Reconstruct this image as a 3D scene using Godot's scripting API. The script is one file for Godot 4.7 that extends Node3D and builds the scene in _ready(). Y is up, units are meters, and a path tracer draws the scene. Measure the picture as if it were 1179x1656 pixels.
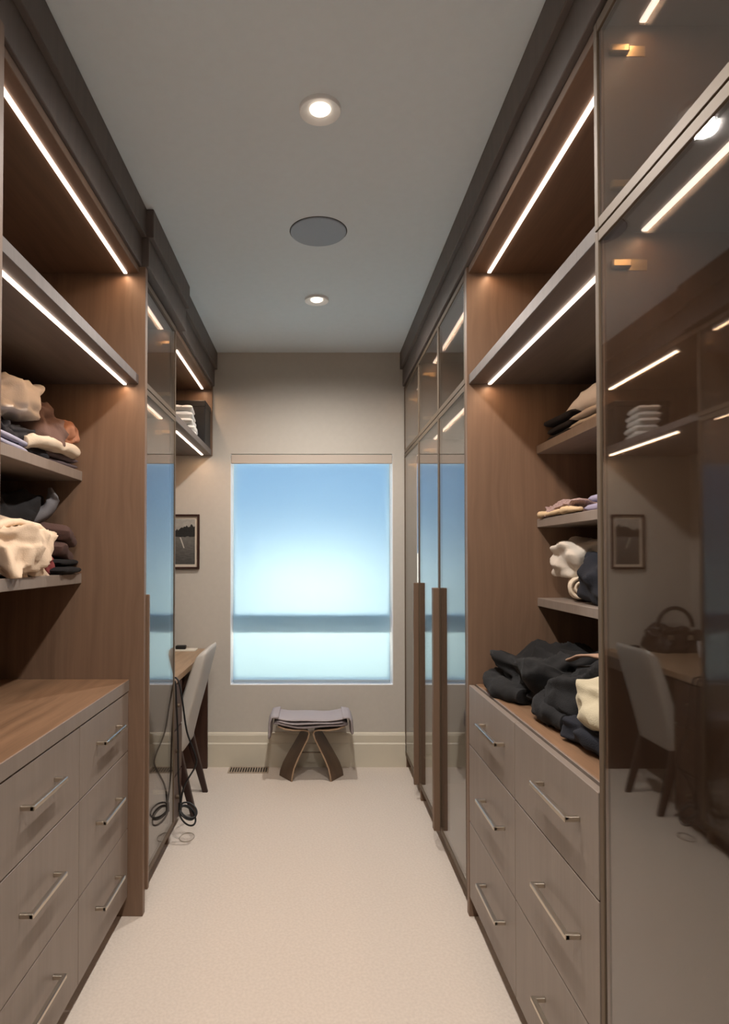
extends Node3D
# A walk-in closet. Camera looks along -z; z() below turns a distance from the camera into a z.

const H := 2.744        # ceiling
const BACK := 4.243     # distance of the window wall
const LW := -1.30       # left wall
const RW := 1.22        # right wall
const EYE := 1.38

# ---------------------------------------------------------------- cloth folds: warped ridges, in metres
class Folds:
	var amp := 0.01
	var k := 30.0
	var noise := FastNoiseLite.new()
	var dirs := []

	func _init(sd: int, amp_ := 0.01, wave := 0.12) -> void:
		amp = amp_
		k = 1.35 * TAU / wave
		noise.seed = sd
		noise.frequency = 3.0
		noise.fractal_octaves = 2
		var r := RandomNumberGenerator.new()
		r.seed = sd
		for i in 3:
			dirs.append(Vector3(r.randf_range(-1, 1), r.randf_range(-0.6, 0.6), r.randf_range(-1, 1)).normalized())

	func height(q: Vector3) -> float:
		var w := noise.get_noise_3dv(q * 1.3 + Vector3(5, 0, 0))
		var s := 0.0
		for i in 3:
			var d: Vector3 = dirs[i]
			var a := q.dot(d) * k * (1.0 - 0.22 * i) + 5.0 * noise.get_noise_3dv(q * 1.4 + d * 4.0) + i * 2.1
			var ridge := 1.0 - absf(sin(a * 0.5))
			s += ridge * ridge * (0.6 + 0.8 * noise.get_noise_3dv(q * 0.8 - d * 3.0))
		return amp * (s * 0.9 + w * 1.2 - 0.5)


# ---------------------------------------------------------------- mesh builder
class MB:
	var v := PackedVector3Array()
	var n := PackedVector3Array()
	var ix := PackedInt32Array()

	func tri(a: Vector3, b: Vector3, c: Vector3, nn: Vector3) -> void:
		if (b - a).cross(c - a).dot(nn) > 0.0:
			var t := b
			b = c
			c = t
		var k := v.size()
		v.append_array(PackedVector3Array([a, b, c]))
		n.append_array(PackedVector3Array([nn, nn, nn]))
		ix.append_array(PackedInt32Array([k, k + 1, k + 2]))

	func quad(a: Vector3, b: Vector3, c: Vector3, d: Vector3, nn: Vector3) -> void:
		tri(a, b, c, nn)
		tri(a, c, d, nn)

	# box from corner lo to corner hi with chamfered edges, optionally turned
	func box(lo: Vector3, hi: Vector3, b := 0.0015, t := Transform3D()) -> MB:
		var c := (lo + hi) * 0.5
		var h := ((hi - lo) * 0.5).abs()
		b = minf(b, minf(h.x, minf(h.y, h.z)) * 0.6)
		var k := h - Vector3(b, b, b)
		for ax in 3:
			for s in [-1.0, 1.0]:
				var e := [Vector3(), Vector3(), Vector3()]
				e[0][ax] = s
				e[1][(ax + 1) % 3] = 1.0
				e[2][(ax + 2) % 3] = 1.0
				var o: Vector3 = e[0] * h[ax]
				var p: Vector3 = e[1] * k[(ax + 1) % 3]
				var q: Vector3 = e[2] * k[(ax + 2) % 3]
				quad(t * (c + o - p - q), t * (c + o + p - q), t * (c + o + p + q), t * (c + o - p + q), (t.basis * e[0]).normalized())
		for ax in 3:
			var a1 := (ax + 1) % 3
			var a2 := (ax + 2) % 3
			for s1 in [-1.0, 1.0]:
				for s2 in [-1.0, 1.0]:
					var p := Vector3()
					var q := Vector3()
					p[a1] = s1 * h[a1]
					p[a2] = s2 * k[a2]
					q[a1] = s1 * k[a1]
					q[a2] = s2 * h[a2]
					var l := Vector3()
					l[ax] = k[ax]
					var nn := Vector3()
					nn[a1] = s1
					nn[a2] = s2
					quad(t * (c + p - l), t * (c + p + l), t * (c + q + l), t * (c + q - l), (t.basis * nn).normalized())
		for s in 8:
			var g := Vector3(1 if s & 1 else -1, 1 if s & 2 else -1, 1 if s & 4 else -1)
			tri(t * (c + g * Vector3(h.x, k.y, k.z)), t * (c + g * Vector3(k.x, h.y, k.z)), t * (c + g * Vector3(k.x, k.y, h.z)), (t.basis * g).normalized())
		return self

	# a smooth grid of rows x cols points; wrap joins the last column to the first; pole rows may coincide
	func grid(p: PackedVector3Array, rows: int, cols: int, wrap: bool, flip := false) -> MB:
		var k := v.size()
		var nn := PackedVector3Array()
		nn.resize(rows * cols)
		var last := cols if wrap else cols - 1
		var faces := PackedInt32Array()
		for r in rows - 1:
			for c in last:
				var c2 := (c + 1) % cols
				faces.append_array(PackedInt32Array([r * cols + c, r * cols + c2, (r + 1) * cols + c2, r * cols + c, (r + 1) * cols + c2, (r + 1) * cols + c]))
		for f in range(0, faces.size(), 3):
			var a := p[faces[f]]
			var g := (p[faces[f + 1]] - a).cross(p[faces[f + 2]] - a)
			if flip:
				g = -g
			for j in 3:
				nn[faces[f + j]] += g
		for r in [0, rows - 1]:          # rows drawn to one point share a normal
			if p[r * cols].distance_to(p[r * cols + cols / 2]) < 1e-6:
				var sum := Vector3()
				for c in cols:
					sum += nn[r * cols + c]
				for c in cols:
					nn[r * cols + c] = sum
		for i in nn.size():
			nn[i] = nn[i].normalized()
		v.append_array(p)
		n.append_array(nn)
		for f in range(0, faces.size(), 3):
			if flip:
				ix.append_array(PackedInt32Array([k + faces[f], k + faces[f + 1], k + faces[f + 2]]))
			else:
				ix.append_array(PackedInt32Array([k + faces[f], k + faces[f + 2], k + faces[f + 1]]))
		return self

	# rings of superellipse sections: each ring is [centre, half axis U, half axis V]; ends close to a point
	func loft(rings: Array, seg := 24, e := 1.0, folds: Folds = null) -> MB:
		var p := PackedVector3Array()
		var rows := 0
		for i in rings.size():
			var r: Array = rings[i]
			var times := [1.0]
			if i == 0:
				times = [0.0, 0.6, 1.0]
			elif i == rings.size() - 1:
				times = [1.0, 0.6, 0.0]
			for m in times:
				rows += 1
				for s in seg:
					var a := TAU * s / seg
					var u := signf(cos(a)) * pow(absf(cos(a)), e)
					var w := signf(sin(a)) * pow(absf(sin(a)), e)
					var q: Vector3 = r[0] + (r[1] * u + r[2] * w) * m
					if folds != null and m > 0.0:
						q += (r[1] * u + r[2] * w).normalized() * folds.height(q)
					p.append(q)
		var g: Vector3 = rings[1][0] - rings[0][0]
		var flip: bool = (rings[0][1] as Vector3).cross(rings[0][2]).dot(g) > 0.0
		return grid(p, rows, seg, true, not flip)

	func tube(pts: Array, r: float, seg := 10) -> MB:
		var rings := []
		var side := Vector3.UP
		for i in pts.size():
			var t: Vector3 = (pts[mini(i + 1, pts.size() - 1)] - pts[maxi(i - 1, 0)]).normalized()
			side = (side - t * side.dot(t))
			if side.length() < 0.05:
				side = t.cross(Vector3(0.3, 0.5, 0.8))
			side = side.normalized()
			rings.append([pts[i], side * r, t.cross(side) * r])
		return loft(rings, seg)

	# profile points (radius, height) turned round the y axis at c
	func lathe(profile: Array, c: Vector3, seg := 40) -> MB:
		for i in profile.size() - 1:      # each band smooth round, sharp between bands
			var p := PackedVector3Array()
			for q in [profile[i], profile[i + 1]]:
				for s in seg:
					var a := TAU * s / seg
					p.append(c + Vector3(q.x * cos(a), q.y, q.x * sin(a)))
			grid(p, 2, seg, true, false)
		return self

	# a closed profile in (x, y) drawn out along z from z0 to z1
	func prism(outline: PackedVector2Array, z0: float, z1: float) -> MB:
		var t := Geometry2D.triangulate_polygon(outline)
		for zz in [z0, z1]:
			var nn := Vector3(0, 0, signf(zz - (z0 + z1) * 0.5))
			for i in range(0, t.size(), 3):
				tri(Vector3(outline[t[i]].x, outline[t[i]].y, zz), Vector3(outline[t[i + 1]].x, outline[t[i + 1]].y, zz), Vector3(outline[t[i + 2]].x, outline[t[i + 2]].y, zz), nn)
		var cw := Geometry2D.is_polygon_clockwise(outline)
		for i in outline.size():
			var a := outline[i]
			var b := outline[(i + 1) % outline.size()]
			var d := (b - a).normalized()
			var nn := Vector3(d.y, -d.x, 0)
			if cw:
				nn = -nn
			quad(Vector3(a.x, a.y, z0), Vector3(b.x, b.y, z0), Vector3(b.x, b.y, z1), Vector3(a.x, a.y, z1), nn)
		return self

	func mesh() -> ArrayMesh:
		var a := []
		a.resize(Mesh.ARRAY_MAX)
		a[Mesh.ARRAY_VERTEX] = v
		a[Mesh.ARRAY_NORMAL] = n
		a[Mesh.ARRAY_INDEX] = ix
		var m := ArrayMesh.new()
		m.add_surface_from_arrays(Mesh.PRIMITIVE_TRIANGLES, a)
		return m


# ---------------------------------------------------------------- scene tree helpers
var used := {}
var M := {}

func numbered(called: String) -> String:
	var k: int = used.get(called, 0)
	used[called] = k + 1
	return called if k == 0 else "%s_%03d" % [called, k]

func part(called: String, b: MB, m: Material, parent: Node) -> MeshInstance3D:
	var o := MeshInstance3D.new()
	var same := 0
	for c in parent.get_children():
		if c.name == called or String(c.name).begins_with(called + "_0"):
			same += 1
	o.name = called if same == 0 else "%s_%03d" % [called, same]
	o.mesh = b.mesh()
	o.material_override = m
	parent.add_child(o, true)
	return o

func thing(called: String, label: String, category: String, group := "", at := Vector3.ZERO) -> Node3D:
	var o := Node3D.new()
	o.name = numbered(called)
	o.position = at
	tag(o, label, category, group)
	add_child(o, true)
	return o

func tag(o: Node, label: String, category: String, group := "") -> void:
	o.set_meta("label", label)
	o.set_meta("category", category)
	if group != "":
		o.set_meta("group", group)

func single(called: String, b: MB, m: Material, label: String, category: String, group := "") -> MeshInstance3D:
	var o := MeshInstance3D.new()
	o.name = numbered(called)
	o.mesh = b.mesh()
	o.material_override = m
	add_child(o, true)
	tag(o, label, category, group)
	return o

func struct(called: String, b: MB, m: Material, label: String, category: String) -> MeshInstance3D:
	var o := single(called, b, m, label, category)
	o.set_meta("kind", "structure")
	return o

# box by x range, y range and distance range from the camera
func bx(x0: float, x1: float, y0: float, y1: float, d0: float, d1: float, b := 0.0015) -> MB:
	return MB.new().box(Vector3(minf(x0, x1), y0, -maxf(d0, d1)), Vector3(maxf(x0, x1), y1, -minf(d0, d1)), b)

func P(x: float, y: float, d: float) -> Vector3:
	return Vector3(x, y, -d)


# ---------------------------------------------------------------- materials
func plain(c: Color, rough := 0.6, metal := 0.0) -> StandardMaterial3D:
	var m := StandardMaterial3D.new()
	m.albedo_color = c
	m.roughness = rough
	m.metallic = metal
	return m

func grain_at(broad: FastNoiseLite, fine: FastNoiseLite, x: float, y: float) -> float:
	var w := broad.get_noise_2d(x * 0.35, y * 0.22) * 26.0
	var b := broad.get_noise_2d((x + w) * 2.2, y * 0.10)
	var f := fine.get_noise_2d(x + w * 0.3, y * 0.012)
	return 0.5 + 0.55 * b + 0.30 * f

# straight-grained veneer; grain runs up the picture
func grain_image(size: int, sd: int) -> Image:
	var broad := FastNoiseLite.new()
	broad.seed = sd
	broad.frequency = 0.011
	broad.fractal_octaves = 3
	var fine := FastNoiseLite.new()
	fine.seed = sd + 7
	fine.frequency = 0.12
	fine.fractal_octaves = 3
	var im := Image.create(size, size, false, Image.FORMAT_RGB8)
	for y in size:
		for x in size:
			var tx := smoothstep(0.8, 1.0, float(x) / size)
			var ty := smoothstep(0.8, 1.0, float(y) / size)
			var a: float = grain_at(broad, fine, x, y)
			if tx > 0.0 or ty > 0.0:
				var b: float = grain_at(broad, fine, x - size, y) if tx > 0.0 else a
				var a2 := lerpf(a, b, tx)
				if ty > 0.0:
					var c: float = grain_at(broad, fine, x, y - size)
					var d: float = grain_at(broad, fine, x - size, y - size) if tx > 0.0 else c
					a2 = lerpf(a2, lerpf(c, d, tx), ty)
				a = a2
			a = clampf(a, 0.0, 1.0)
			im.set_pixel(x, y, Color(a, a, a))
	return im

func toned(src: Image, lo: Color, hi: Color) -> ImageTexture:
	var im := Image.create(src.get_width(), src.get_height(), false, Image.FORMAT_RGB8)
	for y in src.get_height():
		for x in src.get_width():
			im.set_pixel(x, y, lo.lerp(hi, src.get_pixel(x, y).r))
	return ImageTexture.create_from_image(im)

func wood(src: Image, lo: Color, hi: Color, rough: float, scale := 1.4) -> StandardMaterial3D:
	var m := StandardMaterial3D.new()
	m.albedo_texture = toned(src, lo, hi)
	m.roughness = rough
	m.uv1_triplanar = true
	m.uv1_world_triplanar = true
	m.uv1_triplanar_sharpness = 8.0
	m.uv1_scale = Vector3(scale, scale, scale)
	m.heightmap_enabled = true
	m.heightmap_texture = ImageTexture.create_from_image(src)
	m.heightmap_scale = 0.02
	return m

func noisy(c0: Color, c1: Color, freq: float, scale: float, rough: float, relief := 0.0, sd := 1) -> StandardMaterial3D:
	var f := FastNoiseLite.new()
	f.seed = sd
	f.frequency = freq
	f.fractal_octaves = 4
	var t := NoiseTexture2D.new()
	t.width = 512
	t.height = 512
	t.seamless = true
	t.noise = f
	var g := Gradient.new()
	g.set_color(0, c0)
	g.set_color(1, c1)
	t.color_ramp = g
	var m := StandardMaterial3D.new()
	m.albedo_texture = t
	m.roughness = rough
	m.uv1_triplanar = true
	m.uv1_world_triplanar = true
	m.uv1_scale = Vector3(scale, scale, scale)
	if relief > 0.0:
		var h := NoiseTexture2D.new()
		h.width = 512
		h.height = 512
		h.seamless = true
		h.noise = f
		m.heightmap_enabled = true
		m.heightmap_texture = h
		m.heightmap_scale = relief
	return m

var weave: NoiseTexture2D
func cloth(c: Color, rough := 0.95) -> StandardMaterial3D:
	if weave == null:
		var f := FastNoiseLite.new()
		f.seed = 21
		f.frequency = 0.09
		weave = NoiseTexture2D.new()
		weave.width = 256
		weave.height = 256
		weave.seamless = true
		weave.noise = f
	var m := plain(c, rough)
	m.uv1_triplanar = true
	m.uv1_scale = Vector3(9, 9, 9)
	m.heightmap_enabled = true
	m.heightmap_texture = weave
	m.heightmap_scale = 0.08
	return m

func glow(c: Color, e: float) -> StandardMaterial3D:
	var m := plain(Color(0.9, 0.9, 0.9), 0.5)
	m.emission_enabled = true
	m.emission = c
	m.emission_energy_multiplier = e
	return m

func make_materials() -> void:
	var g1 := grain_image(512, 5)
	var g2 := grain_image(512, 31)
	M.walnut = wood(g1, Color(0.430, 0.340, 0.275), Color(0.500, 0.400, 0.325), 0.45)
	M.counter = wood(g2, Color(0.430, 0.330, 0.250), Color(0.580, 0.450, 0.345), 0.40)
	M.taupe = wood(g2, Color(0.500, 0.455, 0.420), Color(0.540, 0.492, 0.455), 0.42)
	M.crown = wood(g1, Color(0.360, 0.325, 0.310), Color(0.420, 0.378, 0.357), 0.5)
	M.kick = plain(Color(0.16, 0.12, 0.10), 0.7)
	M.bronze = plain(Color(0.39, 0.33, 0.265), 0.55, 0.2)
	M.pull = plain(Color(0.46, 0.37, 0.30), 0.45, 0.1)
	M.nickel = plain(Color(0.80, 0.76, 0.70), 0.28, 1.0)
	M.brass = plain(Color(0.82, 0.70, 0.52), 0.35, 0.8)
	M.black = plain(Color(0.05, 0.05, 0.055), 0.5)
	var gl := plain(Color(0.17, 0.14, 0.115, 0.24), 0.02)
	gl.transparency = BaseMaterial3D.TRANSPARENCY_ALPHA
	gl.metallic_specular = 0.70
	M.smoked = gl
	var white := Image.create(4, 4, false, Image.FORMAT_RGB8)
	white.fill(Color.WHITE)
	var fm := plain(Color(0.80, 0.78, 0.76, 0.22), 0.03, 1.0)
	fm.transparency = BaseMaterial3D.TRANSPARENCY_ALPHA
	fm.albedo_texture = ImageTexture.create_from_image(white)
	M.film = fm
	var pane := plain(Color(0.92, 0.97, 0.97, 0.04), 0.02)
	pane.transparency = BaseMaterial3D.TRANSPARENCY_ALPHA
	M.pane = pane
	M.led = glow(Color(1.0, 0.90, 0.82), 4.0)
	M.lens = glow(Color(1.0, 0.92, 0.82), 3.0)
	M.white_trim = plain(Color(0.94, 0.945, 0.95), 0.4)
	M.ceiling = noisy(Color(0.868, 0.905, 0.932), Color(0.880, 0.917, 0.944), 0.05, 0.8, 0.9, 0.02, 3)
	M.wall = noisy(Color(0.735, 0.712, 0.675), Color(0.750, 0.727, 0.690), 0.05, 0.8, 0.85, 0.02, 4)
	M.baseboard = plain(Color(0.80, 0.77, 0.70), 0.45)
	M.carpet = noisy(Color(0.79, 0.742, 0.695), Color(0.84, 0.793, 0.745), 0.06, 2.2, 1.0, 0.10, 9)
	M.speaker = noisy(Color(0.62, 0.67, 0.73), Color(0.70, 0.75, 0.81), 0.25, 9.0, 0.7, 0.05, 12)
	M.grille = plain(Color(0.10, 0.09, 0.08), 0.6)
	M.vent = plain(Color(0.62, 0.56, 0.49), 0.5)
	M.linen = cloth(Color(0.74, 0.72, 0.69))
	M.leg = plain(Color(0.17, 0.09, 0.065), 0.45)
	M.desk = wood(g1, Color(0.20, 0.12, 0.085), Color(0.30, 0.19, 0.135), 0.4)
	M.desktop = wood(g1, Color(0.55, 0.45, 0.35), Color(0.68, 0.57, 0.46), 0.4)
	M.ply = wood(g2, Color(0.29, 0.22, 0.165), Color(0.39, 0.30, 0.225), 0.35)
	M.ply_edge = plain(Color(0.62, 0.52, 0.42), 0.5)
	M.paving = plain(Color(0.88, 0.88, 0.87), 0.9)
	M.lawn = plain(Color(0.135, 0.155, 0.145), 0.95)
	# roller blind: scattering fabric that lets a blurred view of the daylight through
	var bl := plain(Color(0.82, 0.935, 1.0, 0.0), 0.47)
	bl.refraction_enabled = true
	bl.refraction_scale = 0.03
	bl.metallic_specular = 0.3
	bl.backlight_enabled = true
	bl.backlight = Color(0.36, 0.36, 0.36)
	M.blind = bl


# ---------------------------------------------------------------- light
func lights() -> void:
	var cam := Camera3D.new()
	cam.name = "camera"
	cam.position = Vector3(0, EYE, 0)
	cam.rotation.x = 0.019
	cam.projection = Camera3D.PROJECTION_FRUSTUM
	cam.near = 0.05
	cam.far = 200.0
	cam.size = 2.0 * 0.05 * (828.0 / 1033.84)
	cam.frustum_offset = Vector2(79.2 / 1033.84, 53.0 / 1033.84) * 0.05
	add_child(cam)
	cam.current = true

	var env := Environment.new()
	env.tonemap_mode = Environment.TONE_MAPPER_LINEAR
	env.tonemap_exposure = 1.0
	env.sdfgi_enabled = true
	env.ssao_enabled = true
	env.ssil_enabled = true
	env.background_mode = Environment.BG_SKY
	var sm := ProceduralSkyMaterial.new()
	sm.sky_top_color = Color(0.40, 0.58, 0.76)
	sm.sky_horizon_color = Color(0.60, 0.78, 0.93)
	sm.ground_horizon_color = Color(0.55, 0.58, 0.60)
	sm.ground_bottom_color = Color(0.45, 0.46, 0.46)
	sm.sky_energy_multiplier = 1.05
	sm.ground_energy_multiplier = 1.0
	var sky := Sky.new()
	sky.sky_material = sm
	env.sky = sky
	var we := WorldEnvironment.new()
	we.name = "environment"
	we.environment = env
	add_child(we)

	var sun := DirectionalLight3D.new()
	sun.name = "sun"
	sun.light_color = Color(1.0, 0.96, 0.90)
	sun.light_energy = 40.0
	sun.light_angular_distance = 0.6
	sun.shadow_enabled = true
	sun.rotation = Vector3(deg_to_rad(-52), deg_to_rad(84.5), 0)
	add_child(sun)

const WARM := Color(1.0, 0.80, 0.62)
const DOWN := Color(1.0, 0.97, 0.94)
const LED_E := 0.16
const DOWN_E := 2.15

# a lit aluminium-less strip under a shelf: glowing bar and the light just under it
func led(parent: Node, x: float, y: float, d0: float, d1: float) -> void:
	part("led_strip", bx(x - 0.007, x + 0.007, y - 0.006, y, d0, d1, 0.002), M.led, parent)
	var a := AreaLight3D.new()
	a.name = "led_light"
	a.area_size = Vector2(0.014, d1 - d0)
	a.light_color = WARM
	a.light_energy = LED_E * (d1 - d0)
	a.area_range = 8.0
	a.area_attenuation = 2.0
	a.shadow_enabled = true
	a.position = P(x, y - 0.0085, (d0 + d1) * 0.5)
	a.rotation.x = -PI / 2
	add_child(a, true)

func downlight(x: float, d: float, label: String) -> void:
	var t := thing("ceiling_light", label, "ceiling light", "", P(x, H, d))
	part("trim_ring", MB.new().lathe([Vector2(0.0635, 0.0), Vector2(0.0635, -0.010), Vector2(0.0615, -0.012), Vector2(0.032, -0.002), Vector2(0.032, 0.0)], Vector3.ZERO), M.white_trim, t)
	part("lens", MB.new().lathe([Vector2(0.032, -0.001), Vector2(0.031, -0.005), Vector2(0.026, -0.009), Vector2(0.016, -0.012), Vector2(0.0001, -0.013)], Vector3.ZERO), M.lens, t)
	var s := SpotLight3D.new()
	s.name = "downlight"
	s.light_color = DOWN
	s.light_energy = DOWN_E
	s.light_size = 0.035
	s.spot_angle = 84.0
	s.spot_angle_attenuation = 0.9
	s.spot_range = 10.0
	s.spot_attenuation = 2.0
	s.shadow_enabled = true
	s.position = P(x, H - 0.05, d)
	s.rotation.x = -PI / 2
	add_child(s, true)


# ---------------------------------------------------------------- room
const WX0 := -0.565
const WX1 := 0.514
const WY0 := 0.532
const WY1 := 2.066

func room() -> void:
	struct("floor", bx(LW - 0.2, RW + 0.2, -0.2, 0.0, -2.2, BACK + 0.2, 0.0), M.carpet, "cream cut pile carpet covering the whole aisle floor", "floor")
	struct("ceiling", bx(LW - 0.4, RW + 0.4, H, H + 0.25, -2.4, BACK + 0.25, 0.0), M.ceiling, "smooth white painted ceiling above the aisle", "ceiling")
	struct("wall_left", bx(LW - 0.2, LW, 0, H, -2.0, BACK + 0.2, 0.0), M.wall, "warm grey painted wall behind the left cabinets", "wall")
	struct("wall_right", bx(RW, RW + 0.2, 0, H, -2.0, BACK + 0.2, 0.0), M.wall, "warm grey painted wall behind the right cabinets", "wall")
	struct("wall_front", bx(LW - 0.2, RW + 0.2, 0, H, -2.2, -2.0, 0.0), M.wall, "warm grey painted wall behind the camera", "wall")
	var w := MB.new()
	w.box(P(LW, 0, BACK + 0.2), P(WX0, H, BACK), 0.0)
	w.box(P(WX1, 0, BACK + 0.2), P(RW, H, BACK), 0.0)
	w.box(P(WX0, 0, BACK + 0.2), P(WX1, WY0, BACK), 0.0)
	w.box(P(WX0, WY1, BACK + 0.2), P(WX1, H, BACK), 0.0)
	struct("wall_back", w, M.wall, "warm grey beige wall with the window at the end of the aisle", "wall")
	var bp := PackedVector2Array([Vector2(0, 0), Vector2(0.020, 0), Vector2(0.020, 0.150), Vector2(0.014, 0.158), Vector2(0.014, 0.205), Vector2(0.009, 0.218), Vector2(0.0, 0.224)])
	var bb := MB.new().prism(bp, LW, RW)
	var o := struct("baseboard_back", bb, M.baseboard, "tall cream stepped baseboard below the window", "baseboard")
	o.rotation.y = -PI / 2      # profile depth comes out of the back wall
	o.position = P(0, 0, BACK)
	# window, behind the blind
	var f := MB.new()
	var fx := 0.012
	f.box(P(WX0, WY0, BACK + 0.19), P(WX0 + fx, WY1, BACK + 0.14))
	f.box(P(WX1 - fx, WY0, BACK + 0.19), P(WX1, WY1, BACK + 0.14))
	f.box(P(WX0 + fx, WY1 - 0.03, BACK + 0.19), P(WX1 - fx, WY1, BACK + 0.14))
	f.box(P(WX0 + fx, WY0, BACK + 0.19), P(WX1 - fx, WY0 + 0.016, BACK + 0.14))
	var win := struct("window_1", f, M.white_trim, "white framed window of two panes behind the lowered blind", "window")
	var jb := MB.new()
	jb.box(P(WX0, WY0, BACK + 0.14), P(WX0 + 0.004, WY1, BACK + 0.004), 0.0)
	jb.box(P(WX1 - 0.004, WY0, BACK + 0.14), P(WX1, WY1, BACK + 0.004), 0.0)
	jb.box(P(WX0, WY0, BACK + 0.14), P(WX1, WY0 + 0.004, BACK + 0.004), 0.0)
	part("jamb", jb, M.white_trim, win)
	part("mullion", bx(WX0 + 0.004, WX1 - 0.004, 0.868, 0.985, BACK + 0.085, BACK + 0.185, 0.004), M.white_trim, win)
	part("pane", bx(WX0 + fx, WX1 - fx, 0.985, WY1 - 0.03, BACK + 0.160, BACK + 0.166, 0.0), M.pane, win)
	part("pane", bx(WX0 + fx, WX1 - fx, WY0 + 0.016, 0.868, BACK + 0.160, BACK + 0.166, 0.0), M.pane, win)
	# roller blind
	var b := thing("roller_blind", "pale translucent roller blind glowing blue white in the window", "blind")
	part("fabric", bx(WX0 + 0.015, WX1 - 0.017, 0.556, 2.03, BACK + 0.045, BACK + 0.046, 0.0), M.blind, b)
	part("hem_bar", bx(WX0 + 0.015, WX1 - 0.017, 0.542, 0.560, BACK + 0.038, BACK + 0.053, 0.003), plain(Color(0.62, 0.68, 0.72), 0.5), b)
	part("fascia", bx(WX0 + 0.004, WX1 - 0.004, 2.000, WY1 - 0.006, BACK - 0.004, BACK + 0.012, 0.003), plain(Color(0.73, 0.68, 0.63), 0.6), b)
	part("roller", MB.new().tube([P(WX0 + 0.01, 2.035, BACK + 0.05), P(WX1 - 0.01, 2.035, BACK + 0.05)], 0.018, 20), M.white_trim, b)
	# outside: pale paving, lawn beyond, and a sunlit white garden wall
	struct("ground", bx(-30, 30, -0.75, -0.55, BACK + 0.3, 5.9, 0.0), M.paving, "pale paving outside the window", "ground")
	struct("ground_001", bx(-30, 30, -0.75, -0.56, 5.9, 80.0, 0.0), M.lawn, "dark lawn beyond the paving outside the window", "ground")
	single("garden_wall", bx(-1.35, 1.10, 0.20, 1.45, 13.0, 13.3, 0.01), plain(Color(0.92, 0.92, 0.90), 0.9), "sunlit white garden wall outside, a blurred bright patch through the blind", "garden wall")


# ---------------------------------------------------------------- cabinetry
# one bar pull on a front facing the aisle; s = +1 when the front faces +x
func bar_pull(parent: Node, x: float, y: float, d: float, s: float, l: float) -> void:
	var b := MB.new()
	for e in [-1.0, 1.0]:
		b.box(P(x, y - 0.006, d + e * (l - 0.006) + 0.006), P(x + s * 0.034, y + 0.006, d + e * (l - 0.006) - 0.006), 0.0015)
	b.box(P(x + s * 0.024, y - 0.0065, d + l), P(x + s * 0.036, y + 0.0065, d - l), 0.002)
	part("handle", b, M.nickel, parent)

# base unit with two columns of three drawers
func drawer_unit(label: String, front: float, wall_at: float, d0: float, dm: float, d1: float, tops: Array, top: float, pulls: Array, l: float) -> void:
	var s := signf(front - wall_at)
	var wall := wall_at + s * 0.003
	var t := thing("drawer_cabinet", label, "drawer cabinet")
	part("body", bx(wall, front - s * 0.022, 0.075, top, d0, d1), M.walnut, t)
	part("kick", bx(wall, front - s * 0.055, 0.0, 0.075, d0, d1), M.kick, t)
	var g := 0.0018
	for c in [[d0, dm], [dm, d1]]:
		for k in 3:
			var y1: float = tops[k] - g
			var y0: float = tops[k + 1] + g
			var dr := part("drawer", bx(front - s * 0.020, front, y0, y1, c[0] + g, c[1] - g, 0.0012), M.taupe, t)
			var mid := (y0 + y1) * 0.5 + 0.018
			bar_pull(dr, front, mid, pulls[0] if c[0] == d0 else pulls[1], s, l)

# glazed door in a thin bronze frame; hinged = which end carries the hinges ("far", "near" or "")
func glass_door(parent: Node, called: String, front: float, s: float, d0: float, d1: float, y0: float, y1: float, hinge := "", hinge_ys := [], pull := "") -> void:
	var w := 0.016
	var wr := 0.023
	var th := 0.020
	var b := MB.new()
	var xi := front - s * th
	b.box(P(xi, y0, d0 + w), P(front, y1, d0), 0.001)
	b.box(P(xi, y0, d1), P(front, y1, d1 - w), 0.001)
	b.box(P(xi, y0, d1 - w), P(front, y0 + wr, d0 + w), 0.001)
	b.box(P(xi, y1 - wr, d1 - w), P(front, y1, d0 + w), 0.001)
	var door := part(called, b, M.bronze, parent)
	part("glass_pane", bx(front - s * 0.008, front - s * 0.003, y0 + w * 0.7, y1 - w * 0.7, d0 + w * 0.7, d1 - w * 0.7, 0.0), M.smoked, door)
	part("reflective_film", bx(front - s * 0.0085, front - s * 0.0083, y0 + w * 0.8, y1 - w * 0.8, d0 + w * 0.8, d1 - w * 0.8, 0.0), M.film, door)
	for y in hinge_ys:
		var h := MB.new()
		var dd := d1 - 0.004 if hinge == "far" else d0 + 0.004
		var e := -1.0 if hinge == "far" else 1.0
		h.box(P(front - s * 0.022, y - 0.008, dd), P(front - s * 0.062, y + 0.010, dd + e * 0.030), 0.003)
		h.box(P(front - s * 0.055, y - 0.014, dd), P(front - s * 0.100, y + 0.014, dd + e * 0.020), 0.003)
		h.box(P(front - s * 0.066, y - 0.020, dd), P(front - s * 0.084, y - 0.013, dd + e * 0.016), 0.002)
		part("hinge", h, M.brass, door)
	if pull != "":
		var p := MB.new()
		var a := d0 + 0.001 if pull == "near" else d1 - 0.019
		p.box(P(front, y0 + 0.004, a + 0.018), P(front + s * 0.030, 1.232, a), 0.002)
		part("handle", p, M.pull, door)

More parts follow.
